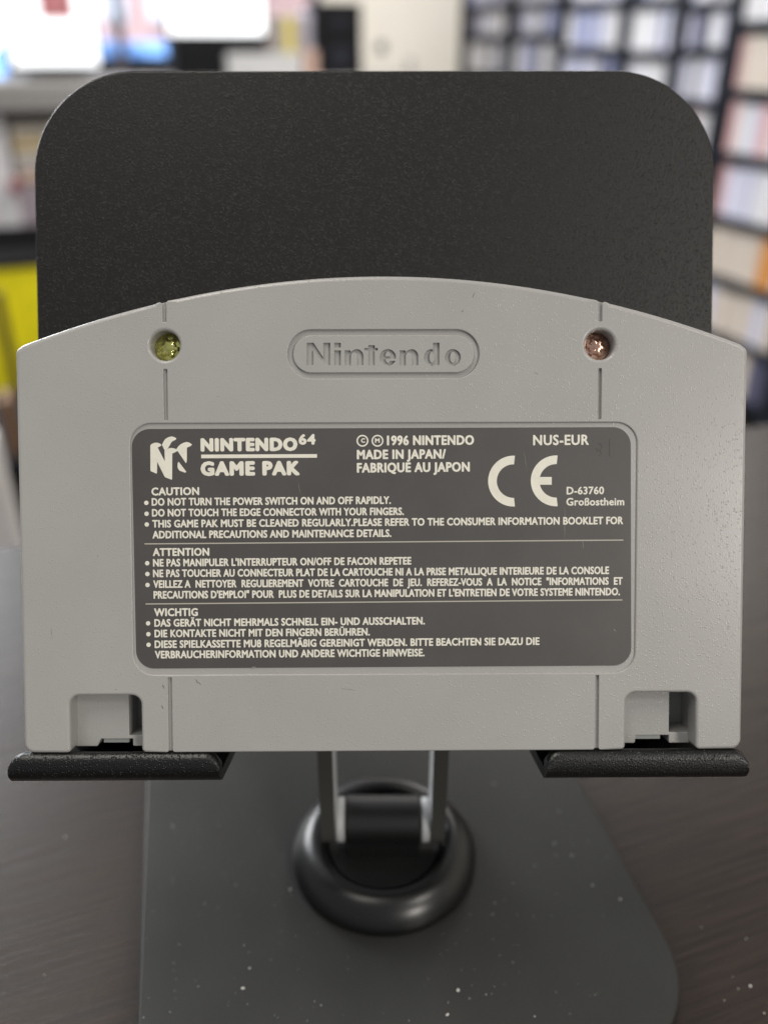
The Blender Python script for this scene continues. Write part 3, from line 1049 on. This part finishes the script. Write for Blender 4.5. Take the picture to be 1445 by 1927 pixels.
T('ADDITIONAL PRECAUTIONS AND MAINTENANCE DETAILS.', 287, 1013.5, 736.5, 1010.5, 14.5)
T('ATTENTION', 287.5, 1046.6, 394, 1046, 15, .07)
T("NE PAS MANIPULER L'INTERRUPTEUR ON/OFF DE FACON REPETEE", 288, 1066.5, 774, 1062.5, 14.5)
T("NE PAS TOUCHER AU CONNECTEUR PLAT DE LA CARTOUCHE NI A LA PRISE METALLIQUE INTERIEURE DE LA CONSOLE", 288, 1086.5, 1146, 1080.5, 14.5)
T("VEILLEZ A  NETTOYER  REGULIEREMENT  VOTRE  CARTOUCHE  DE  JEU.  REFEREZ-VOUS  A  LA  NOTICE  \"INFORMATIONS  ET", 288.5, 1106.7, 1171.5, 1100.5, 14.5)
T("PRECAUTIONS D'EMPLOI\" POUR  PLUS DE DETAILS SUR LA MANIPULATION ET L'ENTRETIEN DE VOTRE SYSTEME NINTENDO.", 289, 1127.0, 1166.5, 1120.5, 14.5)
T('WICHTIG', 290, 1160, 372.5, 1159.5, 15, .07)
T('DAS GERÄT NICHT MEHRMALS SCHNELL EIN- UND AUSSCHALTEN.', 290.5, 1179.8, 799.5, 1175.5, 14.5)
T('DIE KONTAKTE NICHT MIT DEN FINGERN BERÜHREN.', 290.8, 1199.8, 696, 1196.3, 14.5)
T('DIESE SPIELKASSETTE MUß REGELMÄßIG GEREINIGT WERDEN. BITTE BEACHTEN SIE DAZU DIE', 291, 1220, 1015, 1214, 14.5)
T('VERBRAUCHERINFORMATION UND ANDERE WICHTIGE HINWEISE.', 291.5, 1239.5, 799, 1235.5, 14.5)
T('C', 679.3, 833, 687, 833, 8.5, .05, 'copyright_mark')
T('M', 705.5, 833, 714.5, 833, 8.5, .05, 'mask_work_mark')

tob = []
for i, tx in enumerate(texts + [('H',) + (0,) * 8]):
    cu = bpy.data.curves.new('txt', 'FONT')
    cu.body = tx[0]
    cu.resolution_u = 3
    cu.space_character = 1.16 if (tx[6] or 0) > .1 else (1.09 if (tx[6] or 0) > .065 else 1.06)
    cu.fill_mode = 'FRONT' if hasattr(cu, 'fill_mode') else 'BOTH'
    o = bpy.data.objects.new('txt', cu)
    COL.objects.link(o)
    tob.append(o)
bpy.context.view_layer.update()
dg = bpy.context.evaluated_depsgraph_get()
tm_ = []
for o in tob:
    me = bpy.data.meshes.new_from_object(o.evaluated_get(dg))
    v = np.array([x.co[:2] for x in me.vertices])
    f = [tuple(p.vertices) for p in me.polygons]
    tm_.append((v, f))
    bpy.data.meshes.remove(me)
for o in tob:
    cu = o.data
    bpy.data.objects.remove(o); bpy.data.curves.remove(cu)
CAPH = tm_[-1][0][:, 1].max()
for (body, x0, y0, x1, y1, cap, wt, name, mm_), (v, f) in zip(texts, tm_[:-1]):
    p0 = np.array(face(x0, y0, .0002)); p1 = np.array(face(x1, y1, .0002))
    ex = (p1 - p0); L = np.linalg.norm(ex); ex /= L
    ey = np.array([-ex[1], ex[0]])
    ch = cap * np.linalg.norm(np.array(face(x0, y0)) - np.array(face(x0, y0 - 100))) / 100
    lo, hi = v[:, 0].min(), v[:, 0].max()
    e = wt
    sx = (L - 2 * e) / (hi - lo); sy = (ch - 2 * e * .8) / CAPH
    mb = MB()
    offs = [(0, 0), (-e, 0), (e, 0), (-e * .7, e * .6), (e * .7, e * .6), (-e * .7, -e * .6), (e * .7, -e * .6), (0, e * .8), (0, -e * .8)]
    if e > .1: offs += [(-e * .5, e * .3), (e * .5, e * .3), (-e * .5, -e * .3), (e * .5, -e * .3)]
    for k, (dx, dy) in enumerate(offs):
        P = p0[None] + ex[None] * ((v[:, :1] - lo) * sx + e + dx) + ey[None] * (v[:, 1:] * sy + e * .8 + dy)
        mb.add([(q[0] * MM, (PZ - k * .0006) * MM, q[1] * MM) for q in P], f)
    mb.build(name, M_PRINT, label_o, smooth=False)


def flat(mb, loops, dz=0.0):
    vs = [p for L in loops for p in L]
    tris = tessellate_polygon([[Vector((p[0], p[1], 0)) for p in L] for L in loops])
    mb.add([(p[0] * MM, (PZ - dz) * MM, p[1] * MM) for p in vs], [tuple(t) for t in tris])


F2 = lambda pts: [face(x, y, .0002) for x, y in pts]
# bullets
for bx, by in ((275.3, 946.3), (275.8, 966.8), (276.2, 987), (277, 1060), (277.3, 1080.3), (277.6, 1101), (278.7, 1173.3), (279.2, 1193.7), (279.6, 1213.7)):
    mb = MB(); flat(mb, [F2(circle(bx, by, 4.2, 20))]); mb.build('bullet_point', M_PRINT, label_o, smooth=False)
# rules
for (xa_, ya_, xb_, yb_, hw, m) in ((272, 1023.6, 1173, 1016.4, 1.1, M_RULE), (274, 1136.8, 1171, 1129.2, 1.1, M_RULE), (378.5, 858.8, 596.5, 857.8, 3.4, M_PRINT)):
    mb = MB(); flat(mb, [F2([(xa_, ya_ + hw), (xb_, yb_ + hw), (xb_, yb_ - hw), (xa_, ya_ - hw)])])
    mb.build('printed_rule', m, label_o, smooth=False)
# circled marks
for cx_ in (682, 710.3):
    mb = MB(); flat(mb, [F2(circle(cx_, 829.3, 11.2, 36)), F2(circle(cx_, 829.3, 8.6, 36))[::-1]])
    mb.build('mark_ring', M_PRINT, label_o, smooth=False)
# CE mark
for cx_, bar in ((966.3, False), (1046.6, True)):
    cy_ = 905.3 if not bar else 904.8
    R1, R0 = 47.9, 31.6
    arc = circle(cx_, cy_, R1, 40, a0=87, a1=273, close=False) + circle(cx_, cy_, R0, 40, a0=273 - 1.5, a1=87 + 1.5, close=False)
    mb = MB(); flat(mb, [F2(arc)])
    if bar: flat(mb, [F2([(cx_ - 34, cy_ + 7.3), (cx_ - 8.5, cy_ + 7.3), (cx_ - 8.5, cy_ - 7.3), (cx_ - 34, cy_ - 7.3)])], .0008)
    mb.build('conformity_mark', M_PRINT, label_o, smooth=False)
# emblem: folded letter N
k = 14.45
E2 = lambda pts: F2([(270 + x / k, 805 + y / k) for x, y in pts])
emb = [
    [(185, 475), (225, 435), (300, 405), (375, 402), (440, 425), (495, 462), (455, 500), (385, 535), (582, 915), (572, 640), (585, 600), (640, 590), (690, 555), (770, 545),
     (840, 560), (885, 578), (925, 625), (870, 660), (782, 700), (778, 1395), (765, 1412), (590, 1345), (560, 1300), (372, 925), (368, 1225), (350, 1245), (200, 1180), (188, 1150)],
    [(502, 462), (540, 380), (595, 300), (670, 255), (760, 232), (820, 245), (895, 285), (880, 318), (765, 380), (665, 560), (638, 596), (580, 602), (575, 615)],
    [(893, 580), (945, 505), (1010, 445), (1090, 405), (1175, 382), (1240, 400), (1318, 448), (1290, 490), (1180, 540), (1178, 900), (1160, 962), (1145, 950), (930, 635)],
    [(960, 925), (1165, 1195), (1135, 1222), (980, 1165), (940, 1110), (925, 1050), (930, 960)],
]
mb = MB()
for i, g in enumerate(emb): flat(mb, [E2(g)], i * .0007)
mb.build('emblem', M_PRINT, label_o, smooth=False)
for a_ in ((1063, 952, 1063, 1018, 1.0), (1097, 1013, 1098, 1034, 1.0), (1155, 1183, 1160, 1190, 1.6), (985, 845, 992, 884, .7), (640, 1225, 690, 1228, .7), (560, 905, 566, 932, .7), (470, 1258, 482, 1256, 2.6)):
    sliver(*a_, PZ - .004, M_SCR, label_o, 'scratch')
# faint stamped digits at the label's upper right corner
v3 = []
mb = MB()
for body_loop in (circle(1126, 838, 5.5, 18, a0=150, a1=-90, close=False) + circle(1126, 838, 4.2, 18, a0=-90, a1=150, close=False),
                  circle(1126, 850, 6.5, 18, a0=90, a1=-150, close=False) + circle(1126, 850, 5.2, 18, a0=-150, a1=90, close=False),
                  [(1146, 832), (1147.6, 832), (1148, 864), (1146.4, 864)]):
    plate(mb, [F2([(x, 2 * 845 - y) for x, y in body_loop])], .17, .23, .02, 1, .005, back=False)
mb.build('stamped_digits', M_LABEL, label_o)

# ================================================================== DUST
def specks(name, pts, m, label):
    mb = MB()
    for (x, y, z, r, nx, ny, nz) in pts:
        bm = bmesh.new()
        bmesh.ops.create_icosphere(bm, subdivisions=1, radius=1)
        ph = random.random() * 6.28
        el = random.uniform(.6, 1.6)
        for v in bm.verts:
            c = v.co * random.uniform(.7, 1.2)
            c.x *= el
            v.co = (x + r * (c.x * math.cos(ph) - c.y * math.sin(ph)), y + r * (c.x * math.sin(ph) + c.y * math.cos(ph)), z + r * .45 * (c.z + .8))
        bm.verts.index_update()
        mb.add([v.co[:] for v in bm.verts], [[v.index for v in f.verts] for f in bm.faces])
        bm.free()
    o = mb.build(name, m)
    tag(o, label, 'dust', kind='stuff')


def ground(px, py, h):
    d = 1600 * CF + (px - 722.5) * CX - (py - 963.5) * CU
    t = (h - H) / d[2]
    q = CP + t * d
    return q[0], q[1]


P = []
big = [(862, 1865, .36), (842, 1911, .24), (1076, 1611, .22), (1043, 1588, .18), (929, 1476, .18), (457, 1861, .26), (606, 1640, .16), (1115, 1667, .2), (1167, 1693, .22),
       (470, 1823, .2), (546, 1675, .2), (627, 1692, .2), (740, 1690, .25), (650, 1733, .2), (655, 1731, .2)]
for px, py, r in big:
    x, y = ground(px, py, .004)
    if abs(math.hypot(x, y - .127)) < .0205: continue
    P.append((x, y, .004, r * MM, 0, 0, 1))
for _ in range(330):
    l_ = random.uniform(-24, 76); s_ = random.uniform(76, 150)
    c = ldir * l_ + sdir * s_
    x, y = c * MM
    if math.hypot(x, y - .127) < .021 or (l_ > 60 and s_ < 92): continue
    P.append((x, y, .004, min(.16, random.lognormvariate(-2.95, .35)) * MM, 0, 0, 1))
specks('base_dust', P, M_DUST, 'scattered pale dust specks on the black base plate')
P = []
for px, py, r in [(1412, 1857, .24), (1404, 1767, .12), (1378, 1839, .1), (1363, 1884, .12), (1389, 1862, .1), (1438, 1908, .13), (1320, 1746, .1), (123, 1576, .16), (84, 1836, .1)]:
    x, y = ground(px, py, 0)
    P.append((x, y, 0, r * MM, 0, 0, 1))
for _ in range(60):
    x = random.uniform(-.10, .12); y = random.uniform(.08, .19)
    c = np.array([x, y]) * 1000
    if -26 < c @ ldir < 78: continue
    P.append((x, y, 0, random.uniform(.03, .07) * MM, 0, 0, 1))
specks('table_dust', P, M_DUST, 'scattered pale dust specks on the dark wooden table')
